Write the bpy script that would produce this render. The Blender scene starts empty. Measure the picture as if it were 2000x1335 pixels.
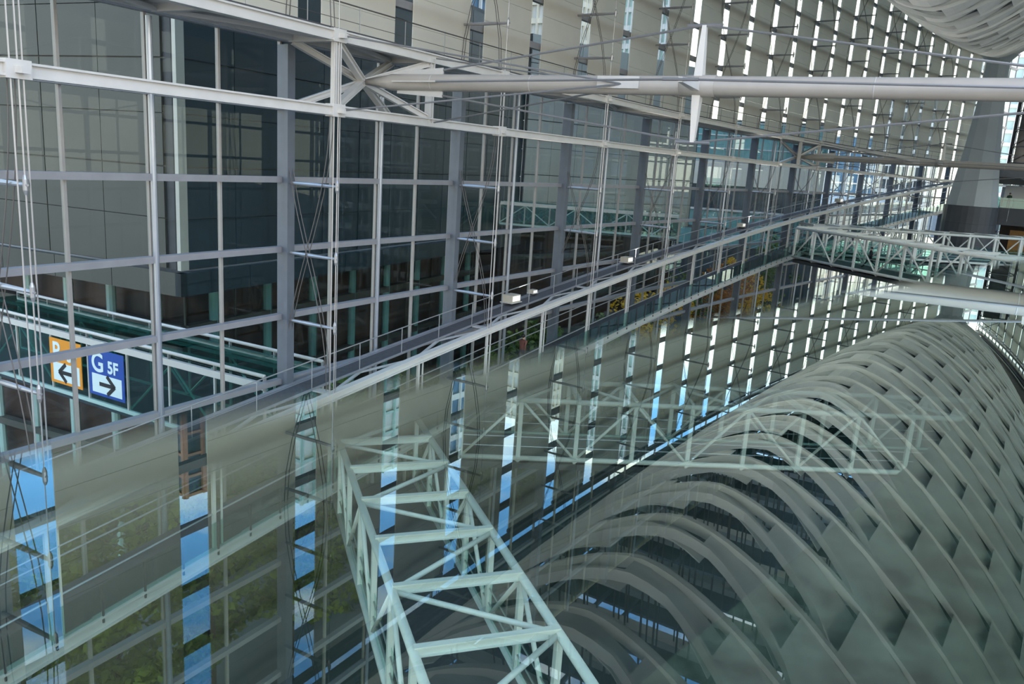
import bpy, math, random
from mathutils import Vector, Matrix
random.seed(7)
R = math.radians
scene = bpy.context.scene
C = scene.collection

# ------------------------------------------------------------------ camera, sky, exposure
EYE = 30.0                      # eye height above the hall floor
YAW, PITCH, ROLL = R(33.47), R(12.61), R(3.77)
def camera():
    cd = bpy.data.cameras.new('camera'); cd.sensor_width = 36.0; cd.lens = 1570 / 2000 * 36
    cd.clip_start = 0.01; cd.clip_end = 3000
    cd.dof.use_dof = True; cd.dof.focus_distance = 48.0; cd.dof.aperture_fstop = 2.3
    co = bpy.data.objects.new('camera', cd); C.objects.link(co)
    f = Vector((0, math.cos(PITCH), -math.sin(PITCH))); u = Vector((0, math.sin(PITCH), math.cos(PITCH))); r = Vector((1, 0, 0))
    r2 = math.cos(ROLL) * r + math.sin(ROLL) * u; u2 = -math.sin(ROLL) * r + math.cos(ROLL) * u
    m = Matrix((r2, u2, -f)).transposed().to_4x4()
    co.matrix_world = Matrix.Translation((9.16, -49.96, EYE)) @ Matrix.Rotation(YAW, 4, 'Z') @ m
    scene.camera = co
camera()

def world():
    w = bpy.data.worlds.new('sky'); scene.world = w; w.use_nodes = True
    nt = w.node_tree; nt.nodes.clear(); N = nt.nodes.new; L = nt.links.new
    out = N('ShaderNodeOutputWorld'); bg = N('ShaderNodeBackground'); tc = N('ShaderNodeTexCoord')
    sep = N('ShaderNodeSeparateXYZ'); L(tc.outputs['Generated'], sep.inputs[0])
    ramp = N('ShaderNodeValToRGB'); L(sep.outputs['Z'], ramp.inputs[0])
    e = ramp.color_ramp.elements
    e[0].position = 0.0; e[0].color = (1.75, 1.60, 1.36, 1)
    e[1].position = 1.0; e[1].color = (0.15, 0.50, 1.3, 1)
    a = e.new(0.15); a.color = (1.45, 1.40, 1.30, 1)
    a = e.new(0.28); a.color = (0.36, 0.86, 1.65, 1)
    a = e.new(0.60); a.color = (0.20, 0.62, 1.45, 1)
    mp = N('ShaderNodeMapping'); L(tc.outputs['Generated'], mp.inputs[0]); mp.inputs['Scale'].default_value = (1.6, 1.6, 5.0)
    nz = N('ShaderNodeTexNoise'); L(mp.outputs[0], nz.inputs['Vector']); nz.inputs['Scale'].default_value = 2.2; nz.inputs['Detail'].default_value = 7
    cr = N('ShaderNodeValToRGB'); L(nz.outputs['Fac'], cr.inputs[0]); cr.color_ramp.elements[0].position = 0.46; cr.color_ramp.elements[1].position = 0.70
    mx = N('ShaderNodeMix'); mx.data_type = 'RGBA'; L(cr.outputs[0], mx.inputs['Factor']); L(ramp.outputs[0], mx.inputs['A']); mx.inputs['B'].default_value = (2.0, 1.88, 1.66, 1)
    L(mx.outputs['Result'], bg.inputs['Color']); bg.inputs['Strength'].default_value = 1.7
    L(bg.outputs[0], out.inputs[0])
world()
def sun():
    l = bpy.data.lights.new('hazy_sun', 'SUN'); l.energy = 1.1; l.angle = R(70); l.color = (1.0, 0.90, 0.74)
    o = bpy.data.objects.new('hazy_sun', l); C.objects.link(o); o.location = (40, -60, 90)
    o.rotation_euler = Vector((-0.62, 0.62, -0.62)).to_track_quat('-Z', 'Y').to_euler()
sun()
scene.view_settings.view_transform = 'Standard'
scene.view_settings.look = 'None'
scene.view_settings.exposure = 0.12
scene.view_settings.gamma = 1.0
scene.view_settings.use_curve_mapping = False
scene.cycles.transparent_max_bounces = 48
scene.cycles.max_bounces = 7
scene.cycles.caustics_reflective = False
scene.cycles.caustics_refractive = False
scene.cycles.sample_clamp_indirect = 4.0

# ------------------------------------------------------------------ materials
def mat(name, col, rough=0.5, metal=0.0, var=0.06, scale=2.0, col2=None, spec=0.5, transl=0.0):
    m = bpy.data.materials.new(name); m.use_nodes = True; nt = m.node_tree; N = nt.nodes.new; L = nt.links.new
    b = nt.nodes['Principled BSDF']; b.inputs['Roughness'].default_value = rough; b.inputs['Metallic'].default_value = metal
    b.inputs['Specular IOR Level'].default_value = spec
    tc = N('ShaderNodeTexCoord'); nz = N('ShaderNodeTexNoise'); L(tc.outputs['Object'], nz.inputs['Vector']); nz.inputs['Scale'].default_value = scale; nz.inputs['Detail'].default_value = 4
    cr = N('ShaderNodeValToRGB'); L(nz.outputs['Fac'], cr.inputs[0])
    c1 = [max(0, c * (1 - var)) for c in col]; c2 = [c * (1 + var) for c in (col2 or col)]
    cr.color_ramp.elements[0].position = 0.35; cr.color_ramp.elements[1].position = 0.65
    cr.color_ramp.elements[0].color = (*c1, 1); cr.color_ramp.elements[1].color = (*c2, 1)
    L(cr.outputs[0], b.inputs['Base Color'])
    if transl > 0:
        t = N('ShaderNodeBsdfTranslucent'); L(cr.outputs[0], t.inputs['Color']); mx = N('ShaderNodeMixShader'); mx.inputs[0].default_value = transl
        o = nt.nodes['Material Output']; L(b.outputs[0], mx.inputs[1]); L(t.outputs[0], mx.inputs[2]); L(mx.outputs[0], o.inputs['Surface'])
    return m

def glass(name, tint, f0=0.04, rough=0.0, power=5.0, start=0.0, gain=1.0):
    m = bpy.data.materials.new(name); m.use_nodes = True; nt = m.node_tree; nt.nodes.clear(); N = nt.nodes.new; L = nt.links.new
    out = N('ShaderNodeOutputMaterial'); tr = N('ShaderNodeBsdfTransparent'); gl = N('ShaderNodeBsdfGlossy'); mx = N('ShaderNodeMixShader')
    tr.inputs[0].default_value = (*tint, 1); gl.inputs['Roughness'].default_value = rough; gl.inputs['Color'].default_value = (0.95, 1, 0.98, 1)
    ge = N('ShaderNodeNewGeometry'); dp = N('ShaderNodeVectorMath'); dp.operation = 'DOT_PRODUCT'; L(ge.outputs['Normal'], dp.inputs[0]); L(ge.outputs['Incoming'], dp.inputs[1])
    def M(op, a, b=None):
        n = N('ShaderNodeMath'); n.operation = op
        for i, x in enumerate((a, b)):
            if x is None: continue
            if isinstance(x, (int, float)): n.inputs[i].default_value = x
            else: L(x, n.inputs[i])
        return n.outputs[0]
    ab = M('ABSOLUTE', dp.outputs['Value']); om = M('SUBTRACT', 1.0, ab)
    if start: om = M('MAXIMUM', M('MULTIPLY', M('SUBTRACT', om, start), gain), 0.0)
    pw = M('MINIMUM', M('POWER', om, power), 1.0); sc = M('MULTIPLY', pw, 1 - f0); fr = M('ADD', sc, f0)
    L(fr, mx.inputs[0]); L(tr.outputs[0], mx.inputs[1]); L(gl.outputs[0], mx.inputs[2]); L(mx.outputs[0], out.inputs[0])
    return m

M = dict(
    white=mat('white_paint', (0.62, 0.60, 0.555), 0.35, 0, 0.03),
    offwhite=mat('warm_white_paint', (0.50, 0.49, 0.46), 0.4, 0, 0.04),
    tube=mat('tube_paint', (0.40, 0.37, 0.325), 0.32, 0, 0.03),
    rail=mat('rail_aluminium', (0.29, 0.29, 0.30), 0.4, 0.2, 0.05),
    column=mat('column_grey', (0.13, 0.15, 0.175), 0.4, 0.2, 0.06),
    pole=mat('pole_steel', (0.36, 0.39, 0.43), 0.28, 0.6, 0.04),
    mullion=mat('mullion_bronze', (0.34, 0.32, 0.29), 0.45, 0.2, 0.05),
    rod=mat('rod_steel', (0.30, 0.30, 0.30), 0.35, 0.6, 0.05),
    rodlight=mat('rod_bright_steel', (0.42, 0.42, 0.42), 0.3, 0.6, 0.04),
    cable=mat('cable_dark', (0.13, 0.12, 0.11), 0.5, 0.4, 0.05),
    screen=mat('screen_fabric', (0.80, 0.765, 0.67), 0.85, 0, 0.03, 0.35, spec=0.2, transl=0.45),
    hull=mat('hull_paint', (0.80, 0.81, 0.79), 0.5, 0, 0.04, 0.5),
    hullpanel=mat('hull_panel', (0.76, 0.78, 0.76), 0.5, 0, 0.05, 0.6),
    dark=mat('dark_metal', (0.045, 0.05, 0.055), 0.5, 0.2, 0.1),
    deckdark=mat('grating_dark', (0.075, 0.075, 0.08), 0.7, 0.1, 0.12, 6),
    roofdeck=mat('roof_deck', (0.06, 0.07, 0.075), 0.6, 0.1, 0.15, 0.8),
    pillar=mat('pillar_grey', (0.44, 0.47, 0.475), 0.45, 0, 0.05, 0.3),
    pillarbase=mat('pillar_base', (0.075, 0.08, 0.09), 0.5, 0, 0.1, 0.5),
    bridge=mat('bridge_paint', (0.76, 0.77, 0.71), 0.4, 0, 0.03),
    floor=mat('hall_floor', (0.085, 0.10, 0.10), 0.4, 0, 0.25, 0.25),
    carpet=mat('mottled_carpet', (0.02, 0.03, 0.022), 0.9, 0, 0.35, 7.0, col2=(0.065, 0.075, 0.055), spec=0.1),
    paving=mat('paving', (0.16, 0.16, 0.15), 0.8, 0, 0.2, 0.2),
    fac_blue=mat('facade_blue_grey', (0.022, 0.042, 0.054), 0.35, 0.0, 0.08, 0.3),
    fac_grey=mat('facade_grey', (0.065, 0.067, 0.056), 0.5, 0.0, 0.06, 0.3),
    fac_beige=mat('facade_beige', (0.50, 0.49, 0.43), 0.5, 0, 0.06, 0.3),
    cream=mat('cream_stone', (0.78, 0.72, 0.60), 0.6, 0, 0.05, 0.5),
    winband=mat('window_dark', (0.06, 0.075, 0.085), 0.15, 0, 0.3, 0.4),
    tealwin=mat('window_teal', (0.16, 0.34, 0.33), 0.15, 0, 0.25, 0.3),
    bluewin=mat('window_blue', (0.10, 0.20, 0.32), 0.15, 0, 0.25, 0.2),
    brick=mat('brick_red', (0.42, 0.21, 0.13), 0.7, 0, 0.1, 1.0),
    pale=mat('pale_render', (0.68, 0.68, 0.66), 0.6, 0, 0.06, 0.4),
    mint=mat('mint_glass', (0.42, 0.58, 0.54), 0.2, 0, 0.12, 0.15),
    brown=mat('dark_brown_interior', (0.05, 0.03, 0.022), 0.5, 0, 0.5, 0.5),
    orange=mat('sign_orange', (0.80, 0.30, 0.015), 0.4, 0, 0.02),
    blue=mat('sign_blue', (0.012, 0.07, 0.36), 0.4, 0, 0.02),
    signwhite=mat('sign_white', (0.72, 0.86, 0.86), 0.4, 0, 0.02),
    channel=mat('anodised_channel', (0.05, 0.06, 0.065), 0.6, 0.0, 0.1, 8),
    black=mat('black_print', (0.012, 0.014, 0.018), 0.5, 0, 0.05),
    beigebox=mat('lamp_housing', (0.50, 0.46, 0.36), 0.5, 0, 0.05),
    leaf=mat('leaf_green', (0.10, 0.18, 0.025), 0.6, 0, 0.3, 0.7, col2=(0.34, 0.36, 0.04), transl=0.25),
    leafdark=mat('leaf_dark', (0.06, 0.13, 0.025), 0.6, 0, 0.3, 0.7, col2=(0.17, 0.24, 0.04), transl=0.25),
    leafyellow=mat('leaf_yellow', (0.85, 0.52, 0.02), 0.6, 0, 0.2, 0.7, col2=(0.95, 0.62, 0.03), transl=0.35),
    leafrust=mat('leaf_rust', (0.40, 0.13, 0.02), 0.6, 0, 0.2, 0.7, col2=(0.60, 0.27, 0.04), transl=0.35),
    bark=mat('bark', (0.07, 0.05, 0.035), 0.9, 0, 0.2, 5),
    suit=mat('black_cloth', (0.012, 0.013, 0.016), 0.8, 0, 0.1), jeans=mat('blue_jeans', (0.03, 0.12, 0.24), 0.8, 0, 0.1),
    green=mat('dark_green_jacket', (0.025, 0.06, 0.04), 0.8, 0, 0.1), skin=mat('skin', (0.52, 0.33, 0.24), 0.6, 0, 0.05), hair=mat('hair', (0.012, 0.01, 0.009), 0.6, 0, 0.1),
    amber=mat('amber_glow_paint', (0.42, 0.20, 0.05), 0.5, 0, 0.2, 1.0),  # orange interior glow held in a plain surface colour
    glass=glass('wall_glass', (0.85, 0.89, 0.88), 0.012),
    roofglass=glass('roof_glass', (0.95, 0.97, 0.97), 0.03),
    teal=glass('teal_glass', (0.42, 0.66, 0.62), 0.05),
    balus=glass('balustrade_glass', (0.74, 0.88, 0.85), 0.05),
    ledge=glass('ledge_glass', (0.50, 0.63, 0.55), 0.10, power=2.6, start=0.35, gain=2.2),
    clear=glass('ledge_glass_core', (0.93, 0.97, 0.96), 0.0, power=50),
)

# ------------------------------------------------------------------ mesh helpers
class MB:
    def __init__(s): s.v = []; s.f = []
    def hexa(s, p):
        n = len(s.v); s.v += [tuple(q) for q in p]
        s.f += [tuple(n + i for i in t) for t in ((0, 3, 2, 1), (4, 5, 6, 7), (0, 1, 5, 4), (1, 2, 6, 5), (2, 3, 7, 6), (3, 0, 4, 7))]
        return s
    def box(s, x0, x1, y0, y1, z0, z1):
        return s.hexa([(x0, y0, z0), (x1, y0, z0), (x1, y1, z0), (x0, y1, z0), (x0, y0, z1), (x1, y0, z1), (x1, y1, z1), (x0, y1, z1)])
    def beam(s, p, q, w, h, up=None, oz=0.0, w2=None, h2=None):
        p = Vector(p); q = Vector(q); d = (q - p)
        if d.length < 1e-6: return s
        d.normalize(); u = Vector(up) if up else Vector((0, 0, 1))
        if abs(d.dot(u)) > 0.98: u = Vector((0, 1, 0))
        x = d.cross(u).normalized(); y = x.cross(d).normalized()
        w2 = w2 or w; h2 = h2 or h
        a, b, c, e = x * w / 2, y * h / 2, x * w2 / 2, y * h2 / 2; o = y * oz
        return s.hexa([p - a - b + o, p + a - b + o, q + c - e + o, q - c - e + o, p - a + b + o, p + a + b + o, q + c + e + o, q - c + e + o])
    def ibeam(s, p, q, w, h, tf=0.05, tw=0.05):
        s.beam(p, q, w, tf, oz=h / 2 - tf / 2); s.beam(p, q, w, tf, oz=-h / 2 + tf / 2); s.beam(p, q, tw * 2.2, h - 2 * tf)
        return s
    def tube(s, pts, r, n=8, caps=True):
        pts = [Vector(p) for p in pts]; k = len(pts); rr = r if isinstance(r, (list, tuple)) else [r] * k
        base = len(s.v); px = None
        for i, p in enumerate(pts):
            d = (pts[min(i + 1, k - 1)] - pts[max(i - 1, 0)]).normalized()
            if px is None:
                a = Vector((0, 0, 1)) if abs(d.z) < 0.9 else Vector((1, 0, 0)); px = d.cross(a).normalized()
            else: px = (px - d * px.dot(d)).normalized()
            py = d.cross(px)
            for j in range(n):
                t = 2 * math.pi * j / n; s.v.append(tuple(p + (px * math.cos(t) + py * math.sin(t)) * rr[i]))
        for i in range(k - 1):
            for j in range(n):
                a = base + i * n + j; b = base + i * n + (j + 1) % n; s.f.append((a, b, b + n, a + n))
        if caps:
            s.f.append(tuple(base + j for j in reversed(range(n)))); s.f.append(tuple(base + (k - 1) * n + j for j in range(n)))
        return s
    def lathe(s, prof, n=24, c=(0, 0)):
        base = len(s.v)
        for r, z in prof:
            for j in range(n):
                t = 2 * math.pi * j / n; s.v.append((c[0] + r * math.cos(t), c[1] + r * math.sin(t), z))
        for i in range(len(prof) - 1):
            for j in range(n):
                a = base + i * n + j; b = base + i * n + (j + 1) % n; s.f.append((a, b, b + n, a + n))
        s.f.append(tuple(base + j for j in reversed(range(n)))); s.f.append(tuple(base + (len(prof) - 1) * n + j for j in range(n)))
        return s
    def ball(s, c, r, n=8, m=6, sc=(1, 1, 1)):
        prof = [(max(1e-3, r * math.sin(math.pi * i / m)), -r * math.cos(math.pi * i / m)) for i in range(m + 1)]
        b = len(s.v); s.lathe(prof, n)
        for i in range(b, len(s.v)): x, y, z = s.v[i]; s.v[i] = (x * sc[0] + c[0], y * sc[1] + c[1], z * sc[2] + c[2])
        return s
    def slab(s, bot, th):                      # polygon outline (list of xyz), extruded by vector th
        n = len(bot); b = len(s.v); th = Vector(th)
        s.v += [tuple(p) for p in bot] + [tuple(Vector(p) + th) for p in bot]
        s.f.append(tuple(b + i for i in reversed(range(n)))); s.f.append(tuple(b + n + i for i in range(n)))
        for i in range(n): j = (i + 1) % n; s.f.append((b + i, b + j, b + n + j, b + n + i))
        return s
    def mesh(s, name, off=(0, 0, 0)):
        me = bpy.data.meshes.new(name); ox, oy, oz = off
        me.from_pydata([(x - ox, y - oy, z - oz) for x, y, z in s.v], [], s.f); me.update(); return me

def link(name, data, m, parent=None, loc=(0, 0, 0), rz=0.0, smooth=False):
    o = bpy.data.objects.new(name, data); C.objects.link(o)
    if data is not None and m is not None and not data.materials: data.materials.append(m)
    if smooth and data is not None:
        for p in data.polygons: p.use_smooth = True
    if parent is not None: o.parent = parent; loc = Vector(loc) - parent.location
    o.location = loc; o.rotation_euler = (0, 0, rz)
    return o
def part(name, mb, m, parent, smooth=False):
    """mesh given in world coordinates, hung under its thing"""
    if parent is None:
        return link(name, mb.mesh(name), m, None, (0, 0, 0), 0, smooth)
    return link(name, mb.mesh(name, base_of(parent)), m, parent, base_of(parent), 0, smooth)
def base_of(o):
    v = Vector(o.location)
    while o.parent is not None: o = o.parent; v += o.location
    return v
def sub(name, mb, m, parent, smooth=False):
    o = bpy.data.objects.new(name, mb.mesh(name, base_of(parent))); C.objects.link(o); o.data.materials.append(m)
    if smooth:
        for p in o.data.polygons: p.use_smooth = True
    o.parent = parent
    return o
def thing(name, loc, label=None, cat=None, group=None, kind=None):
    o = bpy.data.objects.new(name, None); C.objects.link(o); o.location = loc; o.empty_display_size = 0.3
    return tag(o, label, cat, group, kind)
def tag(o, label=None, cat=None, group=None, kind=None):
    if label: o['label'] = label
    if cat: o['category'] = cat
    if group: o['group'] = group
    if kind: o['kind'] = kind
    return o
ORD = ['first', 'second', 'third', 'fourth', 'fifth', 'sixth', 'seventh', 'eighth', 'ninth', 'tenth', 'eleventh', 'twelfth', 'thirteenth', 'fourteenth', 'fifteenth', 'sixteenth', 'seventeenth', 'eighteenth', 'nineteenth', 'twentieth', 'twenty-first', 'twenty-second', 'twenty-third', 'twenty-fourth', 'twenty-fifth', 'twenty-sixth', 'twenty-seventh', 'twenty-eighth', 'twenty-ninth', 'thirtieth']

# ------------------------------------------------------------------ the plan: two shallow arcs (a boat), axis along Y
WR, WC, B = 384.6, 369.9, 10.351
SB = B / 4                                    # one glass pane along the wall
def ww(s, d, z, side=-1):                     # s along the wall from mid-hall, d into the hall, z from the eye
    a = s / WR; x = WC - (WR - d) * math.cos(a)
    return Vector((x if side < 0 else -x, (WR - d) * math.sin(a), z + EYE))
def rot(s, side=-1): return -s / WR if side < 0 else s / WR
def half(t): return math.sqrt(WR * WR - t * t) - WC
GROUND = -24.0
LOW = [-1.11 + 2.4 * k for k in range(-12, 2)]        # rails below the ring: ... -1.11, 1.29
LOW = [z for z in LOW if z > -29]
UP = [3.55 + 2.2 * k for k in range(0, 9)]            # rails above it, to 21.15
TOPZ = 22.0

# ------------------------------------------------------------------ floors and ground
def floors():
    pts = [ww(s, 0, -EYE, -1) for s in range(-104, 105, 8)] + [ww(s, 0, -EYE, 1) for s in range(104, -105, -8)]
    o = part('floor', MB().slab([(p.x, p.y, 0.0) for p in pts], (0, 0, -0.4)), M['floor'], None)
    tag(o, 'dark slate floor at the bottom of the glass hall', 'floor', kind='structure')
    mb = MB(); z = EYE + GROUND
    for side in (-1, 1):
        pts = [ww(q, -0.25, -EYE, side) for q in range(-104, 105, 8)]; e = side * 420
        mb.slab([(e, -260, -0.6)] + [(p.x, p.y, -0.6) for p in pts] + [(e, 420, -0.6)], (0, 0, z + 0.6))
    mb.box(-420, 420, 420, 1200, z - 0.6, z); mb.box(-420, 420, -900, -260, z - 0.6, z)
    o = part('ground', mb, M['paving'], None); tag(o, 'grey paved plaza ground outside the glass walls', 'ground', kind='structure')
    # top-floor walkway under the camera, along the east side
    ss = [-60, -57, -54, -51, -48, -45, -42, -39, -36, -33, -30]
    pts = [ww(s, 3.32, -1.5, 1) for s in ss] + [ww(s, 0.05, -1.5, 1) for s in reversed(ss)]
    o = part('walkway_floor', MB().slab([tuple(p) for p in pts], (0, 0, -0.45)), M['carpet'], None)
    tag(o, 'mottled grey-green carpeted walkway under the glass ledge', 'floor', kind='structure')
floors()

# ------------------------------------------------------------------ glazed walls
def wall(side):
    nm = 'wall_left' if side < 0 else 'wall_right'
    W = thing(nm, (side * 14.7, 0, 0), 'curved curtain wall of glass panes between grey columns and rails' if side < 0 else 'curved glass curtain wall with dark mullions on the pillar side', 'wall', kind='structure')
    s0, s1 = (-5 * B, 10 * B) if side < 0 else (-2.5 * B, 10 * B)
    n0, n1 = round(s0 / SB), round(s1 / SB)
    col = MB().box(0.02, 0.56, -0.11, 0.11, 0, EYE + 3.3)
    for y in (-0.14, 0.14): col.box(0.40, 0.56, y - 0.03, y + 0.03, 0, EYE + 3.3)
    cm = col.mesh('column'); pm = MB().tube([(0.24, 0, 0), (0.24, 0, EYE + 3.3)], 0.085, 10).mesh('pole'); mm = MB().box(-0.05, 0.08, -0.04, 0.04, 0, EYE + TOPZ).mesh('mullion')
    for me, m in ((cm, M['column']), (pm, M['pole']), (mm, M['mullion'] if side < 0 else M['column'])): me.materials.append(m)
    for n in range(n0, n1 + 1):
        s = n * SB; p = ww(s, 0, -EYE, side); r = rot(s, side) + (math.pi if side > 0 else 0)
        link('mullion', mm, None, W, p, r)
        if n % 4 == 0: link('column', cm, None, W, p, r)
        elif n % 4 == 2: link('pole', pm, None, W, p, r)
    for z in LOW + UP:
        mb = MB(); ss = [n * SB * 2 for n in range(round(s0 / SB / 2), round(s1 / SB / 2) + 1)]; h = 0.20 if z < 3 else 0.30
        for a, b in zip(ss, ss[1:]): mb.beam(ww(a, 0.11, z, side), ww(b, 0.11, z, side), 0.26, h)
        part('rail', mb, M['rail'] if side < 0 else M['column'], W)
    mb = MB()
    ss = [n * B / 2 for n in range(round(2 * s0 / B), round(2 * s1 / B) + 1)]
    for a, b in zip(ss, ss[1:]): mb.beam(ww(a, 0.1, TOPZ + 0.2, side), ww(b, 0.1, TOPZ + 0.2, side), 0.5, 0.4)
    part('edge_beam', mb, M['dark'], W)
    zs = [-EYE] + LOW + UP + [TOPZ]
    rest = MB(); meshes = {}
    for n in range(n0, n1):
        s = (n + 0.5) * SB; c = ww(s, 0, 0, side); r = rot(s, side) + (math.pi if side > 0 else 0)
        for z0, z1 in zip(zs, zs[1:]):
            near = side < 0 and ((-46.7 < s < 14 and -11 < z0 < 3) or (-46.7 < s < -28 and -21 < z0 <= -11))
            h = round(z1 - z0, 2); hw = SB / 2 - 0.03
            if near:
                if h not in meshes:
                    meshes[h] = MB().box(-0.012, 0.012, -hw, hw, 0.02, h - 0.02).mesh('pane'); meshes[h].materials.append(M['glass'])
                link('pane', meshes[h], None, W, (c.x, c.y, z0 + EYE), r)
            else:
                a = ww(s - hw, 0, z0 + 0.02, side); b = ww(s + hw, 0, z0 + 0.02, side); nn = Vector((math.cos(r), math.sin(r), 0)) * 0.024
                rest.slab([a, b, b + Vector((0, 0, h - 0.04)), a + Vector((0, 0, h - 0.04))], nn)
    o = part('far_glazing', rest, M['glass'], W); o['kind'] = 'stuff'
wall(-1); wall(1)

# ------------------------------------------------------------------ glass roof
def ceiling():
    W = thing('ceiling', (0, 0, EYE + 22.4), 'glass roof on dark beams above the hull ribs', 'ceiling', kind='structure')
    for side in (-1, 1):
        ss = [n * B / 2 for n in range(-10, 21)]
        for d0, d1, z in ((0.35, 1.9, 22.5), (1.95, 3.1, 22.8), (3.15, 4.9, 23.0)):
            mb = MB()
            for a, b in zip(ss, ss[1:]):
                da, db = min(d0, half(a)), min(d0, half(b)); ea, eb = min(d1, half(a)), min(d1, half(b))
                if half(b) < d0 + 0.05 and half(a) < d0 + 0.05: continue
                mb.slab([ww(a, da, z, side), ww(b, db, z, side), ww(b, eb, z, side), ww(a, ea, z, side)], (0, 0, 0.15))
            part('roof_deck', mb, M['roofdeck'], W)
        for d in (0.5, 0.8, 1.95, 2.4, 3.2, 4.3, 5.2, 6.4, 8.0):
            mb = MB()
            for a, b in zip(ss, ss[1:]):
                if half(b) < d + 0.8: continue
                mb.beam(ww(a, d, 22.35 + 0.08 * d, side), ww(b, d, 22.35 + 0.08 * d, side), 0.16, 0.22)
            part('purlin', mb, M['rail'] if d in (0.8, 2.4, 4.3) else M['column'], W)
    for n in range(-15, 30):
        t0, t1 = n * B / 3 - 2.6, (n + 1) * B / 3 - 2.6; g1 = 0.8 if t0 < 15 else 0.0; w0, w1 = max(0.3, half(t0) - 4.6), max(0.3, half(t1) - 4.6)
        part('roof_deck', MB().slab([(-w0, t0, EYE + 23.1), (w0, t0, EYE + 23.1), (w1, t1 - g1, EYE + 23.1), (-w1, t1 - g1, EYE + 23.1)], (0, 0, 0.15)), M['roofdeck'], W)
    for n in range(-20, 41):
        t = n * SB
        w = half(t) - 0.3
        if n % 2 == 0: part('rafter', MB().beam((-w, t, EYE + 23.5), (w, t, EYE + 23.5), 0.16, 0.4), M['column'], W)
    mb = MB(); ts = [n * SB * 2 for n in range(-10, 21)]
    for a, b in zip(ts, ts[1:]):
        wa, wb = half(a) - 0.1, half(b) - 0.1
        for k in range(8):
            f0, f1 = -1 + k / 4 + 0.004, -1 + (k + 1) / 4 - 0.004
            mb.slab([(wa * f0, a + 0.03, EYE + 23.75), (wa * f1, a + 0.03, EYE + 23.75), (wb * f1, b - 0.03, EYE + 23.75), (wb * f0, b - 0.03, EYE + 23.75)], (0, 0, 0.03))
    part('roof_glazing', mb, M['roofglass'], W)['kind'] = 'stuff'
ceiling()

# ------------------------------------------------------------------ boat-hull roof: ribs and the panels between them
def hullz(q, t):
    zk = 11.0 + 4.0 * (t / 60) ** 2; return zk + (22.0 - zk) * abs(q) ** 1.6
def hull_pt(q, t, dz=0.0):
    w = max(0.4, half(t) - 2.0); return Vector((q * w, t, EYE + hullz(q, t) + dz))
HP = B / 3                                    # pitch of the hull ribs
def q_open(t): return -1.0 if t > 12 else 0.44 - 1.44 * max(0.0, (t + 12) / 24) ** 1.4
def hull():
    H = thing('roof_hull', (0, 60, EYE + 15.0), 'pale grey boat-shaped roof hull of curved ribs above the hall', 'roof')
    ts = [n * HP for n in range(-12, 23)]
    def sweep(qs, yfn, prof):
        mb = MB(); m = len(prof)
        for q in qs:
            for dy, dz in prof:
                p = hull_pt(q, yfn(q) + dy); mb.v.append((p.x, p.y, p.z + dz))
        for i in range(len(qs) - 1):
            for j in range(m):
                c = i * m + j; d = i * m + (j + 1) % m; mb.f.append((c, d, d + m, c + m))
        mb.f.append(tuple(reversed(range(m)))); mb.f.append(tuple((len(qs) - 1) * m + j for j in range(m)))
        return mb
    RIB = ((-0.20, 0.0), (0.0, 0.0), (0.0, 0.10), (0.20, 0.10), (0.20, 0.22), (0.05, 0.26), (0.05, 0.5), (-0.05, 0.5), (-0.05, 0.26), (-0.20, 0.22))
    EDGE = ((-0.07, 0.02), (0.07, 0.02), (0.07, 0.4), (-0.07, 0.4))
    for t in ts: part('rib', sweep([-1 + i / 22 for i in range(45)], lambda q: t, RIB), M['hull'], H)
    backing = MB()
    def strip(mb, qs, ya, yb, dz, th):
        n = len(mb.v)
        for q, d in zip(qs, dz):
            for y, e in ((ya(q), 0), (yb, 0), (yb, th), (ya(q), th)):
                p = hull_pt(q, y); mb.v.append((p.x, p.y, p.z + d + e))
        for i in range(len(qs) - 1):
            for j in range(4):
                c = n + i * 4 + j; d = n + i * 4 + (j + 1) % 4; mb.f.append((c, d, d + 4, c + 4))
        mb.f.append((n + 3, n + 2, n + 1, n)); e = n + (len(qs) - 1) * 4; mb.f.append((e, e + 1, e + 2, e + 3))
        return mb
    for k, (t0, t1) in enumerate(zip(ts, ts[1:])):
        w = half((t0 + t1) / 2) - 2.0; qo = q_open(t0)
        ya = lambda q: t0 + 0.08 + (2.3 * min(1.0, (qo - q) / 0.32) ** 0.65 if q < qo else 0.0)
        L = 3.3 / w; q = -0.98 + ((k * 1.5) % 3.3) / w - L
        while q < 0.96:
            a, b = max(-0.98, q), min(q + L, 0.97)
            if b - a > 0.04:
                qs = [a + (b - a) * i / 6 for i in range(7)]; dz = [0.12 + 0.62 * ((x - q) / L) ** 1.5 for x in qs]
                mb = strip(MB(), qs, ya, t1 - 0.08, dz, 0.05)
                part('panel', mb, M['hullpanel'], H)
            q += L
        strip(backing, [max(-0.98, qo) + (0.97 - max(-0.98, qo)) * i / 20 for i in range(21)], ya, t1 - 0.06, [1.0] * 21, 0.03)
        if qo > -0.9:
            part('edge_rib', sweep([-0.98 + (qo + 0.98) * i / 26 for i in range(27)], ya, EDGE), M['hull'], H)
            tc = t0 + 1.0
            part('tie_beam', MB().beam((-w, tc, EYE + 21.9), (w, tc, EYE + 21.9), 0.85, 0.35), M['hull'], H)
            for q in (-0.70, -0.66, -0.46, -0.42, -0.22, -0.18, 0.0, 0.04, 0.20, 0.24):
                if q > qo - 0.1: continue
                p = hull_pt(q, t0 + 0.1, 0.6); part('tie_rod', MB().tube([p, (p.x, tc, EYE + 21.75)], 0.04, 5), M['cable'], H)
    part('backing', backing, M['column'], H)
hull()

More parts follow.
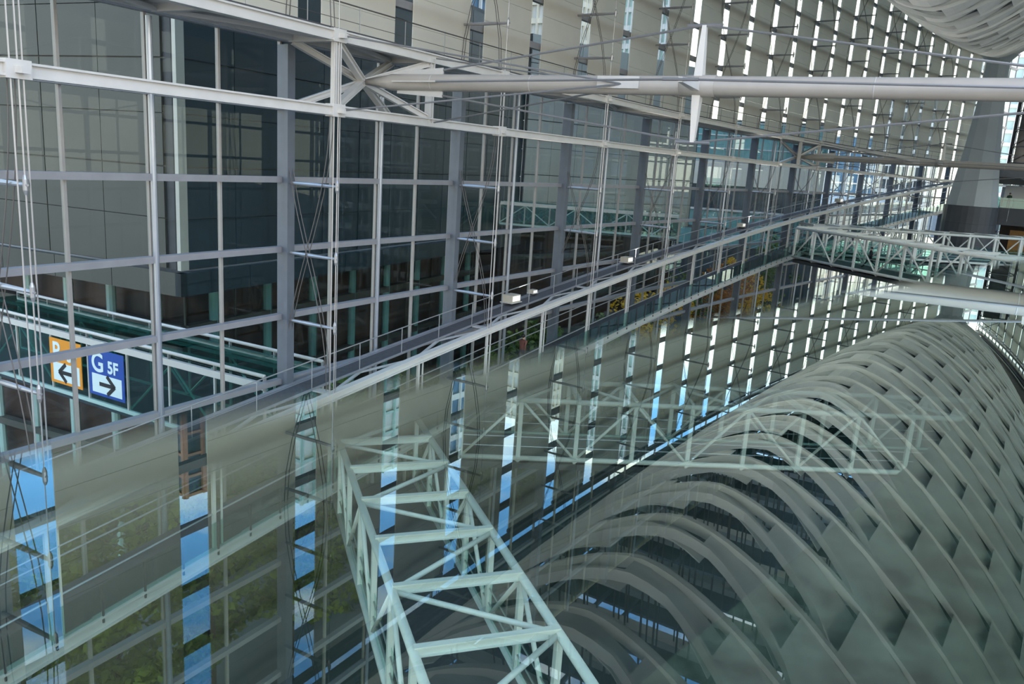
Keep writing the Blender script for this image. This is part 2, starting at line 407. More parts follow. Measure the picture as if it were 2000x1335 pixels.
# ------------------------------------------------------------------ fabric screens on the upper wall, with gaps of bare glass between
def screens():
    pitch = B / 2; gap = 1.15
    i = 0
    for k in range(-10, 19):
        a = 1.05 + pitch * k + gap / 2; b = 1.05 + pitch * (k + 1) - gap / 2
        if a < -52 or b > 101: continue
        mid = (a + b) / 2; c = ww(mid, 0.32, 0); 
        T = thing('fabric_screen', (c.x, c.y, EYE + 3.9), f'tall beige fabric wall screen, {ORD[i]} in the row counted from the strut-side end', 'screen', 'beige screens on the upper glass wall')
        i += 1
        far = MB(); h = 1.1; wdt = (b - a) / 2
        for r in range(15):
            z0 = 3.92 + r * h
            if mid < 50:
                key = 'screen_panel'
                if key not in MESH:
                    MESH[key] = MB().box(0, 0.05, -wdt, wdt, 0.008, h - 0.008).mesh('panel'); MESH[key].materials.append(M['screen'])
                link('panel', MESH[key], None, T, (c.x, c.y, EYE + z0), rot(mid))
            else:
                p, q = ww(a, 0.32, z0 + 0.008), ww(b, 0.32, z0 + 0.008); up = Vector((0, 0, h - 0.016))
                far.slab([p, q, q + up, p + up], Vector((0.05, 0, 0)))
        if far.v: part('panels_far', far, M['screen'], T)['kind'] = 'stuff'
        part('top_bar', MB().beam(ww(a, 0.3, 20.6), ww(b, 0.3, 20.6), 0.12, 0.2), M['column'], T)
    i = 0
    for k in range(-4, 19):
        a = 1.05 + pitch * k + gap / 2; b = 1.05 + pitch * (k + 1) - gap / 2
        if b > 101: continue
        p, q = ww(a, 0.32, 3.92, 1), ww(b, 0.32, 3.92, 1); T = thing('fabric_screen', (p + q) / 2, f'beige fabric screen on the pillar-side glass wall, {ORD[i]} from the near end', 'screen', 'screens on the pillar-side wall'); i += 1
        part('panel', MB().slab([p, q, q + Vector((0, 0, 16.5)), p + Vector((0, 0, 16.5))], (-0.05, 0, 0)), M['screen'], T)
        part('top_bar', MB().beam(ww(a, 0.3, 20.6, 1), ww(b, 0.3, 20.6, 1), 0.12, 0.2), M['column'], T)
MESH = {}
screens()

# ------------------------------------------------------------------ ring truss along the wall
RT, RBZ, RD = 3.55, 1.25, 2.5
def polybeam(fn, ss, kind='i', w=0.3, h=0.3):
    mb = MB()
    for a, b in zip(ss, ss[1:]):
        (mb.ibeam(fn(a), fn(b), w, h) if kind == 'i' else mb.beam(fn(a), fn(b), w, h))
    return mb
def ring():
    T = thing('ring_truss', ww(-31, RD, RBZ), 'white horizontal ring truss with catwalk and handrail along the glass wall', 'truss')
    ss = [n * B / 2 for n in range(-10, 21)]
    part('top_chord', polybeam(lambda s: ww(s, RD, RT), ss, 'i', 0.30, 0.34), M['white'], T)
    part('bottom_chord', polybeam(lambda s: ww(s, RD, RBZ), ss, 'i', 0.30, 0.32), M['white'], T)
    part('wall_chord', polybeam(lambda s: ww(s, 0.62, RT), ss, 'b', 0.22, 0.3), M['offwhite'], T)
    part('soffit', polybeam(lambda s: ww(s, 1.5, RT + 0.06), ss, 'b', 1.6, 0.06), M['offwhite'], T)
    part('catwalk', polybeam(lambda s: ww(s, 1.75, RT + 0.26), ss, 'b', 1.1, 0.06), M['deckdark'], T)
    for n in range(-10, 20):
        s = n * B / 2
        part('cross_beam', MB().beam(ww(s, 0.5, RT - 0.05), ww(s, RD, RT - 0.05), 0.2, 0.24), M['offwhite'], T)
        a, b = (0.6, RD) if n % 2 else (RD, 0.6)
        part('plan_brace', MB().beam(ww(s, a, RT - 0.1), ww(s + B / 2, b, RT - 0.1), 0.16, 0.12), M['offwhite'], T)
        if n % 2 == 0:
            for z in (RT, RBZ): part('node_bracket', MB().beam(ww(s - 0.28, RD, z), ww(s + 0.28, RD, z), 0.36, 0.40).beam(ww(s, RD, z), ww(s, RD + 0.42, z - 0.02), 0.2, 0.14), M['white'], T)
    hr = MB().tube([ww(s, 1.25, RT + 1.35) for s in [n * SB for n in range(-20, 40)]], 0.025, 6)
    HR = part('handrail', hr, M['cable'], T)
    hr = MB().tube([ww(s, 1.25, RT + 0.8) for s in [n * SB for n in range(-20, 40)]], 0.012, 5)
    part('mid_rail', hr, M['cable'], T)
    for n in range(-18, 38):
        s = n * SB; sub('handrail_post', MB().tube([ww(s, 1.25, RT + 0.28), ww(s, 1.25, RT + 1.35)], 0.018, 5), M['rod'], HR)
ring()

# ------------------------------------------------------------------ cable trusses standing in front of every column
def masts():
    i = 0
    for n in range(-4, 8):
        s = n * B; zt = ramp_top(s)
        T = thing('cable_mast', ww(s, RD, zt), f'tie rods and spreader bars before the {ORD[i]} wall column from the near end', 'tie rods', 'tie-rod masts in front of the wall columns'); i += 1
        dt = ww(s + 0.07, 0, 0) - ww(s - 0.07, 0, 0)
        for k in (-1, 0, 1):
            off = dt * k
            part('rod', MB().tube([ww(s, RD + 0.12 - 0.05 * abs(k), zt + 0.1) + off, ww(s, RD + 0.12 - 0.05 * abs(k), RT + 0.2) + off], 0.019, 6), M['rodlight'], T)
        # lens-shaped cable pairs, below and above the ring
        for za, zb, dn in ((zt + 0.2, RBZ, 1), (RT + 0.2, TOPZ, 2)):
            for sg in (0, 1):
                pts = []
                m = 14
                for j in range(m + 1):
                    f = j / m; c = math.cos(2 * math.pi * f * dn / 2) * (1 if sg else -1)
                    pts.append((1.35 + 1.0 * c, za + (zb - za) * f))
                for e in (-0.6, 0.6):
                    off = dt * e
                    part('cable', MB().tube([ww(s, d, z) + off for d, z in pts], 0.016, 5), M['cable'], T)
        part('upper_rod', MB().tube([ww(s, RD + 0.1, RT + 0.2), ww(s, RD + 0.1, TOPZ)], 0.014, 6), M['rodlight'], T)
        for z in [z for z in LOW if z > zt + 1.2 and z < 0] + UP[1:]:
            z1 = z - 0.08
            SP = part('spreader', MB().tube([ww(s, 0.3, z1), ww(s, 0.5, z1), ww(s, 1.4, z1), ww(s, RD, z1), ww(s, RD + 0.2, z1)], [0.045, 0.055, 0.075, 0.05, 0.03], 8), M['rodlight'] if z < 0 else M['rail'], T)
            sub('turnbuckle', MB().tube([ww(s, RD + 0.12, z1 - 0.22), ww(s, RD + 0.12, z1 - 0.12), ww(s, RD + 0.12, z1 + 0.12), ww(s, RD + 0.12, z1 + 0.22)], [0.03, 0.06, 0.06, 0.03], 8), M['rodlight'], SP)
def ramp_top(s): return -8.45 + 0.0835 * (s + 31.05)
masts()

# ------------------------------------------------------------------ cross struts: tube, star braces, spikes and cables
def strut(s0, label):
    d0 = 1.3; z0 = 2.42 if s0 < 0 else 2.15
    P = ww(s0, d0, z0); a = s0 / WR; D = Vector((math.cos(a), -math.sin(a), 0)); Lh = -P.x / D.x; L = 2 * Lh
    T = thing('cross_strut', P, label, 'strut')
    at = lambda x, y=0, z=0: P + D * x + Vector((-D.y, D.x, 0)) * y + Vector((0, 0, z))
    part('tube', MB().tube([at(0.1), at(1.3), at(1.45), at(L - 1.45), at(L - 1.3), at(L - 0.1)], [0.07, 0.245, 0.275, 0.275, 0.245, 0.07], 24), M['tube'], T, True)
    part('hub', MB().tube([at(Lh - 0.5), at(Lh + 0.5)], 0.30, 24), M['tube'], T, True)
    for x in (3.2, 7.0, 17.0, 21.0):
        if x < L - 1: part('weld_band', MB().tube([at(x), at(x + 0.03)], 0.279, 24), M['offwhite'], T, True)
    tips = []
    for y, z in ((0, 1.62), (0, -1.55), (-1.6, 0), (1.6, 0)):
        tip = at(Lh, y, z); tips.append(tip); base = at(Lh, y * 0.15, z * 0.15)
        part('spike', MB().beam(base, tip, 0.30, 0.24, up=D, w2=0.13, h2=0.12), M['white'], T)
        part('spike_clamp', MB().tube([tip - D * 0.5, tip + D * 0.5], 0.045, 8), M['rod'], T)
    for i, (y, z) in enumerate(((0, 0.33), (0, -0.33), (-0.33, 0), (0.33, 0))):
        for x0, x1 in ((1.7, 3.6), (L - 1.7, L - 3.6)):
            p, q = at(x0, y * 0.8, z * 0.8), at(x1, y * 1.15, z * 1.15)
            part('fin_plate', MB().beam(p, q, 0.05 if z else 0.16, 0.20 if z else 0.05, up=(0, 0, 1)), M['offwhite'], T)
            part('cable', MB().tube([at(x1, y * 1.25, z * 1.25), tips[i]], 0.034, 6), M['rod'], T)
    for e in (-0.5 * B / 2, 0.5 * B / 2):
        for dd in (RD, 0.62):
            for z in (RT - 0.15, RBZ + 0.12):
                q = ww(s0 + e, dd, z)
                part('star_brace', MB().ibeam(q, P + D * 0.15, 0.22, 0.22, 0.04, 0.035), M['white'], T)
        part('star_post', MB().ibeam(ww(s0 + e, RD, RBZ), ww(s0 + e, RD, RT), 0.24, 0.24, 0.04, 0.035), M['white'], T)
        for z in (RT, RBZ):
            part('stay_rod', MB().tube([ww(s0 + e, RD + 0.25, z), at(10.2, -0.3 if e < 0 else 0.3, 0)], 0.03, 6), M['rod'], T)
    part('gusset', MB().beam(at(9.4, -0.32, 0.05), at(10.7, -0.28, 0.05), 0.08, 0.34).beam(at(9.4, 0.32, 0.05), at(10.7, 0.28, 0.05), 0.08, 0.34), M['offwhite'], T)
strut(-31.05 + 2.59, 'large white tube strut with spiked hub spanning the hall near the star-braced node')
strut(-31.05 + 59.5, 'distant thinner-looking white tube strut crossing in front of the grey pillar')

# ------------------------------------------------------------------ sloping ramp walkway hung along the wall
def ramp():
    T = thing('ramp_walkway', ww(-31, 1.5, ramp_top(-31) - 3.5), 'long sloping white ramp walkway with glass balustrade hung along the glass wall', 'walkway')
    FL = 3.3
    ss = [n * B / 2 for n in range(-10, 19)]
    top = lambda d, dz=0: (lambda s: ww(s, d, ramp_top(s) + dz))
    part('top_chord', polybeam(top(RD), ss, 'i', 0.28, 0.30), M['white'], T)
    part('outer_chord', polybeam(top(0.62), ss, 'b', 0.2, 0.24), M['rail'], T)
    part('catwalk', polybeam(top(1.2, 0.07), ss, 'b', 0.80, 0.08), M['deckdark'], T)
    for d in (0.80, 1.60): part('catwalk_edge', polybeam(top(d, 0.08), ss, 'b', 0.05, 0.08), M['rail'], T)
    part('floor_deck', polybeam(top(1.5, -FL), ss, 'b', 2.0, 0.2), M['deckdark'], T)
    part('edge_beam', polybeam(top(RD + 0.08, -FL - 0.1), ss, 'i', 0.26, 0.40), M['offwhite'], T)
    HR = part('handrail', MB().tube([top(1.6, 1.15)(s) for s in ss], 0.022, 6), M['rodlight'], T)
    BR = part('balustrade_rail', MB().tube([top(RD - 0.05, -FL + 1.2)(s) for s in ss], 0.03, 6), M['rodlight'], T)
    part('upper_line', MB().tube([top(RD, -0.75)(s) for s in ss], 0.022, 6), M['rodlight'], T)
    part('inner_wall_rail', MB().tube([top(0.6, -FL + 1.1)(s) for s in ss], 0.03, 6), M['rodlight'], T)
    for n in range(-20, 36):
        s = n * SB
        sub('handrail_post', MB().tube([top(1.6, 0.1)(s), top(1.6, 1.15)(s)], 0.018, 5), M['rodlight'], HR)
        a, b = (1.6, RD - 0.15) if n % 2 else (RD - 0.15, 1.6)
        part('plan_brace', MB().beam(top(a, 0.0)(s), top(b, 0.0)(s + SB), 0.13, 0.05), M['offwhite'], T)
        if n % 4 == 0: part('panel_plate', MB().beam(top(1.62, 0.02)(s + 0.2), top(RD - 0.1, 0.02)(s + 0.25), 0.4, 0.04), M['offwhite'], T)
        if n % 2 == 0: part('hanger', MB().beam(top(RD - 0.02, -FL)(s), top(RD - 0.02, -0.1)(s), 0.10, 0.10).beam(top(RD - 0.02, -FL)(s + 0.3), top(RD - 0.02, -0.1)(s + 0.3), 0.05, 0.05), M['white'], T)
        for h in (0, 1):
            q = s + h * SB / 2
            sub('balustrade_post', MB().beam(top(RD + 0.16, -FL - 0.1)(q), top(RD + 0.16, -FL + 1.0)(q), 0.05, 0.05), M['dark'], BR)
            p0, p1 = top(RD + 0.13, -FL)(q + 0.04), top(RD + 0.13, -FL)(q + SB / 2 - 0.04)
            part('balustrade_pane', MB().slab([p0, p1, p1 + Vector((0, 0, 1.0)), p0 + Vector((0, 0, 1.0))], (0.015, 0, 0)), M['balus'], T)
ramp()

def lamps():
    lens = bpy.data.materials.new('lamp_lens'); lens.use_nodes = True; bs = lens.node_tree.nodes['Principled BSDF']
    bs.inputs['Base Color'].default_value = (0.9, 0.9, 0.85, 1); bs.inputs['Emission Color'].default_value = (1, 0.97, 0.9, 1); bs.inputs['Emission Strength'].default_value = 0.5
    for i, (s, d, sc, w) in enumerate(((-16.2, 0.95, 1.0, 'large, beside the small one'), (-13.8, 0.8, 0.55, 'smallest of all'), (-2.6, 1.0, 0.9, 'middle'), (18.1, 1.0, 0.8, 'just before the footbridge'), (43.5, 1.0, 1.0, 'farthest'))):
        z = ramp_top(s) + 0.14; c = ww(s, d, z)
        T = thing('floodlight', c, f'boxy beige floodlight housing on the ramp catwalk, {w}', 'floodlight', 'floodlights on the ramp catwalk')
        r = rot(s)
        me = MB().box(-0.30 * sc, 0.30 * sc, -0.42 * sc, 0.42 * sc, 0.10, 0.46 * sc).mesh('housing'); H = link('housing', me, M['beigebox'], T, c, r)
        me = MB().box(-0.36 * sc, 0.36 * sc, -0.5 * sc, 0.5 * sc, 0.06, 0.10).mesh('base_plate'); link('base_plate', me, M['offwhite'], T, c, r)
        me = MB().box(0.30 * sc, 0.32 * sc, -0.34 * sc, 0.34 * sc, 0.16 * sc, 0.42 * sc).mesh('lens'); link('lens', me, lens, T, c, r)
        for e in (-0.25, 0.25):
            me = MB().box(-0.05, 0.05, (e - 0.05) * sc, (e + 0.05) * sc, 0.0, 0.06).mesh('foot'); link('foot', me, M['dark'], T, c, r)
        if sc < 0.6: continue
        l = bpy.data.lights.new('flood_beam', 'SPOT'); l.energy = 6000; l.spot_size = R(80); l.spot_blend = 0.8; l.color = (1.0, 0.96, 0.88); l.shadow_soft_size = 0.3
        o = bpy.data.objects.new('flood_beam', l); C.objects.link(o); src = c + Vector((0.5, 0, 0.5)); o.parent = T; o.location = src - T.location
        aim = Vector((0.0, src.y - 1.0, EYE + 14)) - src; o.rotation_euler = aim.to_track_quat('-Z', 'Y').to_euler()
lamps()

# ------------------------------------------------------------------ truss footbridges
def bridge(u0, t0, du, dt, n, ztop, H, label, wdt=3.3):
    z1, z0 = EYE + ztop, EYE + ztop - H
    T = thing('footbridge', (u0, t0, z0), label, 'bridge')
    A = lambda k, z: Vector((u0 + du * k, t0 + dt * k, z)); px, py = -dt / math.hypot(du, dt) * wdt, du / math.hypot(du, dt) * wdt; Bp = lambda k, z: Vector((u0 + du * k + px, t0 + dt * k + py, z))
    sd = 1 if dt < 0 else -1
    for F in (A, Bp):
        part('top_chord', MB().tube([F(0, z1), F(n, z1)], 0.115, 10), M['bridge'], T, True)
        part('bottom_chord', MB().tube([F(0, z0), F(n, z0)], 0.115, 10), M['bridge'], T, True)
        for zz in (0.55, 1.0): part('hand_rail', MB().tube([F(0, z0 + zz), F(n, z0 + zz)], 0.025, 6), M['rodlight'], T)
        for k in range(n + 1):
            part('post', MB().beam(F(k, z0 - 0.12), F(k, z1 + 0.02), 0.15, 0.19, up=(du, dt, 0)), M['bridge'], T)
            if k < n:
                a, b = (z1, z0) if k % 2 else (z0, z1)
                part('diagonal', MB().tube([F(k, a), F(k + 1, b)], 0.065, 8), M['bridge'], T, True)
                p, q = F(k + 0.05, z0 + 0.12), F(k + 0.95, z0 + 0.12)
                part('side_pane', MB().slab([p, q, q + Vector((0, 0, 1.15)), p + Vector((0, 0, 1.15))], (0.0, 0.015, 0)), M['balus'], T)
    for k in range(n + 1):
        part('cross_beam', MB().ibeam(A(k, z1 + 0.06), Bp(k, z1 + 0.06), 0.17, 0.24, 0.03, 0.03), M['bridge'], T)
        if k < n:
            a, b = (A, Bp) if k % 2 else (Bp, A)
            part('top_brace', MB().tube([a(k, z1), b(k + 1, z1)], 0.07, 8), M['bridge'], T, True)
        part('floor_beam', MB().beam(A(k, z0 - 0.1), Bp(k, z0 - 0.1), 0.12, 0.2), M['offwhite'], T)
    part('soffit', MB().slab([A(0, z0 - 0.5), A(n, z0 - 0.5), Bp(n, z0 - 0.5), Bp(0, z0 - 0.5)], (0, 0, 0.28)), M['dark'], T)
    part('deck', MB().slab([A(0, z0 - 0.02), A(n, z0 - 0.02), Bp(n, z0 - 0.02), Bp(0, z0 - 0.02)], (0, 0, 0.06)), M['deckdark'], T)
bridge(-12.70, -29.05, 2.035, -1.545, 10, -10.2, 2.7, 'near pale steel truss footbridge slanting down toward the viewer under the ledge')
bridge(-11.14, -22.83, 2.03, 1.58, 11, -10.2, 2.7, 'pale steel truss footbridge running away beneath the mirrored hull')
bridge(-10.3, 24.4, 2.03, -1.6, 9, -4.15, 2.55, 'white truss footbridge with a walking person, leaving the ramp')
bridge(-10.0, 29.1, 2.03, 1.55, 10, -4.1, 2.55, 'white truss footbridge in front of the pillar base, behind the walker')

# ------------------------------------------------------------------ pillar, far deck, lattice shaft
def pillar():
    T = thing('pillar', (0, 60, 0), 'tall tapering grey pillar carrying the roof hull on a dark drum', 'pillar')
    prof = []
    for i in range(13):
        f = i / 12; prof.append((2.75 - 1.55 * (1 - (1 - f) ** 1.6), EYE - 1.6 + f * 16.6))
    part('shaft', MB().lathe(prof, 9, (0, 60)), M['pillar'], T)
    part('capital', MB().lathe([(1.15, EYE + 14.4), (1.4, EYE + 14.8), (1.9, EYE + 15.3)], 18, (0, 60)), M['pillar'], T)
    for k in range(12):
        z0 = k * 2.4; z1 = min(z0 + 2.36, EYE - 1.65)
        if z1 > z0: part('drum_band', MB().lathe([(2.9, z0), (2.9, z1)], 28, (0, 60)), M['pillarbase'], T)
    part('drum_core', MB().lathe([(2.86, 0.0), (2.86, EYE - 1.6)], 20, (0, 60)), M['dark'], T)
pillar()
def far_deck():
    T = thing('far_deck', (5.5, 66, 0), 'distant deck with dark fascia and pale glass balustrade beside the pillar', 'deck')
    z = EYE - 1.55
    part('slab', MB().box(2.2, 9.2, 61.4, 76, z - 0.25, z), M['pale'], T)
    for k in range(4): part('fascia_panel', MB().box(1.9 + k * 1.9, 3.77 + k * 1.9, 61.2, 61.4, z - 2.0, z - 0.02), M['pillarbase'], T)
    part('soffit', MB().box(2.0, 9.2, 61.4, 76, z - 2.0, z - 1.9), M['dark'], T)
    for k in range(5): part('balustrade_pane', MB().box(0.8 + k * 1.65, 2.42 + k * 1.65, 61.22, 61.24, z, z + 1.15), M['teal'], T)
    part('handrail', MB().tube([(1.6, 61.5, z + 0.85), (9.0, 61.5, z + 0.85)], 0.04, 6), M['cable'], T)
    part('back_wall', MB().box(2.6, 9.2, 69.0, 69.3, z, z + 2.6), M['pale'], T)
    part('upper_soffit', MB().box(1.6, 9.2, 63.0, 76, z + 3.3, z + 4.4), M['column'], T)
    part('upper_fascia', MB().box(1.6, 9.2, 62.8, 63.0, z + 2.7, z + 3.5), M['dark'], T)
    part('core_wall', MB().box(3.0, 9.2, 66.0, 66.4, 0, z - 2.0), M['brown'], T)
    part('glow_wall', MB().box(4.2, 9.2, 64.0, 64.3, z - 5.6, z - 2.6), M['amber'], T)  # glow patch below the deck, painted on as amber colour
    part('support', MB().lathe([(0.35, 0), (0.35, z - 1.9)], 12, (8.6, 63.5)), M['dark'], T)
    part('strut', MB().beam((2.6, 62.2, z + 4.3), (6.0, 62.2, z + 2.7), 0.16, 0.16).beam((6.0, 62.2, z + 2.7), (8.0, 62.2, z + 4.3), 0.16, 0.16), M['column'], T)
far_deck()
def shaft():
    T = thing('lattice_shaft', (3.6, 68, EYE - 1.6), 'dark steel lattice shaft behind the pillar', 'shaft')
    x0, x1, y0, y1 = 1.9, 5.2, 76.5, 79.5
    for x, y in ((x0, y0), (x1, y0), (x1, y1), (x0, y1)): part('post', MB().beam((x, y, EYE + 2.0), (x, y, EYE + 17), 0.22, 0.22), M['dark'], T)
    for k in range(8):
        z = EYE + 2.0 + k * 2.1
        for a, b in (((x0, y0), (x1, y0)), ((x1, y0), (x1, y1)), ((x1, y1), (x0, y1)), ((x0, y1), (x0, y0))):
            part('ring_bar', MB().beam((*a, z), (*b, z), 0.12, 0.12), M['column'], T)
            part('brace', MB().beam((*a, z), (*b, z + 2.1), 0.07, 0.07), M['dark'], T)
    part('stair_core', MB().box(x0 + 0.5, x1 - 0.8, y0 + 0.6, y1 - 0.3, EYE + 2, EYE + 16.5), M['winband'], T)
shaft()

# ------------------------------------------------------------------ people
def person(loc, rz, label, top, legs, stride=0.0, arms='down'):
    T = thing('person', loc, label, 'person'); 
    me = bpy.data.meshes.new('body'); V = []; E = []; S = []
    def add(p, r, par=None):
        V.append(p); S.append(r)
        if par is not None: E.append((par, len(V) - 1))
        return len(V) - 1
    pel = add((0, 0, 0.95), 0.15); waist = add((0, 0, 1.12), 0.14, pel); ch = add((0, 0.02, 1.32), 0.17, waist); nk = add((0, 0.02, 1.47), 0.065, ch); hd = add((0, 0.04, 1.56), 0.085, nk); add((0, 0.03, 1.66), 0.085, hd)
    for sx in (-1, 1):
        st = stride * sx
        hip = add((0.09 * sx, 0, 0.88), 0.10, pel); kn = add((0.10 * sx, 0.22 * st + 0.03, 0.50), 0.075, hip); an = add((0.10 * sx, 0.50 * st - (0.12 if st < 0 else 0), 0.10 + (0.06 if st < 0 else 0)), 0.05, kn); add((0.11 * sx, 0.50 * st + 0.13, 0.04 + (0.03 if st < 0 else 0)), 0.045, an)
        sh = add((0.19 * sx, 0.02, 1.40), 0.07, ch)
        if arms == 'front': el = add((0.25 * sx, 0.06, 1.14), 0.05, sh); wr = add((0.10 * sx, 0.26, 1.22), 0.04, el); add((0.04 * sx, 0.30, 1.28), 0.04, wr)
        else: el = add((0.24 * sx, -0.12 * st, 1.13), 0.05, sh); wr = add((0.24 * sx, -0.22 * st + 0.06, 0.88), 0.038, el); add((0.24 * sx, -0.24 * st + 0.1, 0.79), 0.04, wr)
    me.from_pydata(V, E, []); o = bpy.data.objects.new('body', me); C.objects.link(o); o.parent = T
    sk = o.modifiers.new('skin', 'SKIN'); 
    for i, r in enumerate(S): me.skin_vertices[0].data[i].radius = (r, r)
    me.skin_vertices[0].data[0].use_root = True
    sb = o.modifiers.new('sub', 'SUBSURF'); sb.levels = 1; sb.render_levels = 1
    m = bpy.data.materials.new('clothing'); m.use_nodes = True; nt = m.node_tree; b = nt.nodes['Principled BSDF']; b.inputs['Roughness'].default_value = 0.8
    tc = nt.nodes.new('ShaderNodeTexCoord'); sp = nt.nodes.new('ShaderNodeSeparateXYZ'); cr = nt.nodes.new('ShaderNodeValToRGB'); mp = nt.nodes.new('ShaderNodeMath'); mp.operation = 'DIVIDE'; mp.inputs[1].default_value = 2.0
    nt.links.new(tc.outputs['Object'], sp.inputs[0]); nt.links.new(sp.outputs['Z'], mp.inputs[0]); nt.links.new(mp.outputs[0], cr.inputs[0]); cr.color_ramp.interpolation = 'CONSTANT'
    e = cr.color_ramp.elements; e[0].position = 0; e[0].color = (0.015, 0.014, 0.013, 1); e[1].position = 0.045; e[1].color = (*legs, 1)
    x = e.new(0.475); x.color = (*top, 1); x = e.new(0.735); x.color = (0.52, 0.33, 0.24, 1)
    nt.links.new(cr.outputs[0], b.inputs['Base Color']); me.materials.append(m)
    hr = MB().ball((0, 0.0, 1.66), 0.105, 10, 6, (1, 1.05, 0.95)); h = bpy.data.objects.new('hair', hr.mesh('hair')); C.objects.link(h); h.parent = T; h.data.materials.append(M['hair'])
    T.rotation_euler = (0, 0, rz)
    return T
person((-3.3, 21.3, EYE - 4.15 - 2.55 + 0.05), R(115), 'person in black clothes walking along the white footbridge', (0.012, 0.013, 0.016), (0.012, 0.013, 0.016), 1.0)
person((3.55, 62.3, EYE - 1.55), R(175), 'person in dark green top and blue jeans standing on the far deck', (0.025, 0.05, 0.035), (0.03, 0.13, 0.26), 0.0, 'front')
person(ww(-16.0, 1.7, ramp_top(-16.0) - 3.15), R(-10), 'dark-haired person on the ramp, upper body just above the ledge edge', (0.16, 0.06, 0.045), (0.05, 0.05, 0.06), 0.6)

# ------------------------------------------------------------------ the glass ledge just under the lens
def ledge():
    T = thing('glass_ledge', (9.7, -49.4, EYE - 1.5), 'greenish horizontal glass ledge close to the lens mirroring the hull and screens', 'glass ledge')
    z = EYE - 0.08
    e0 = Vector((8.935, -49.86)); dr = Vector((0.155, 1.31)).normalized(); nr = Vector((dr.y, -dr.x)); e0 = e0 - nr * 0.009; dr = (dr + nr * 0.034).normalized(); nr = Vector((dr.y, -dr.x))
    c = [e0 - dr * 2.0, e0 + dr * 4.2, e0 + dr * 4.2 + nr * 1.6, e0 - dr * 2.0 + nr * 1.6]
    me = MB().slab([(p.x, p.y, z - 0.012) for p in c], (0, 0, 0.012)).mesh('pane', base_of(T))
    me.materials.append(M['clear']); me.materials.append(M['ledge'])
    for p in me.polygons: p.material_index = 1 if p.normal.z > 0.9 else 0
    link('pane', me, None, T, base_of(T))
    ch = [e0 - dr * 2.0, e0 + dr * 4.2, e0 + dr * 4.2 + nr * 0.034, e0 - dr * 2.0 + nr * 0.034]
    part('edge_channel', MB().slab([(p.x, p.y, z - 0.017) for p in ch], (0, 0, 0.0045)), M['channel'], T)
    for k in (-1.7, -1.0):
        q = e0 + dr * k + nr * 0.9
        part('bracket', MB().beam((q.x, q.y, EYE - 1.5), (q.x, q.y, z - 0.012), 0.05, 0.05), M['rod'], T)
    for k in (2.8, 3.9):
        q = e0 + dr * k + nr * 1.5
        part('bracket', MB().beam((q.x, q.y, EYE - 1.5), (q.x, q.y, z - 0.012), 0.05, 0.05), M['rod'], T)
ledge()

# ------------------------------------------------------------------ outside: theatre block, link bridges, offices, towers, trees
def face_frame(p, d): return Vector((p[0], p[1], 0)), Vector((d[0], d[1], 0)).normalized()
def facade(T, p, d, L, z0, z1, pw, ph, m, out, zoff=0.0, th=0.12):
    P, D = face_frame(p, d); N = Vector((out[0], out[1], 0)).normalized(); n = max(1, round(L / pw)); w = L / n; k = max(1, round((z1 - z0) / ph)); h = (z1 - z0) / k
    for i in range(n):
        for j in range(k):
            g = 0.045 if i % 2 == 0 else 0.02; g2 = 0.05 if j % 2 == 0 else 0.02
            a = P + D * (i * w + g) + Vector((0, 0, z0 + j * h + g2)); b = P + D * ((i + 1) * w - 0.02) + Vector((0, 0, z0 + j * h + g2)); up = Vector((0, 0, h - g2 - 0.02))
            part('facade_panel', MB().slab([a, b, b + up, a + up], N * th), m, T)
    a = P; b = P + D * L
    part('backing_wall', MB().slab([(a.x, a.y, z0), (b.x, b.y, z0), (b.x, b.y, z1), (a.x, a.y, z1)], -N * 0.3), M['dark'], T)
CN = Vector((-24.12, -27.77)); DA = Vector((-0.165, 0.986)); DL = Vector((-0.986, -0.165)); DBF = Vector((0.25, 0.968))
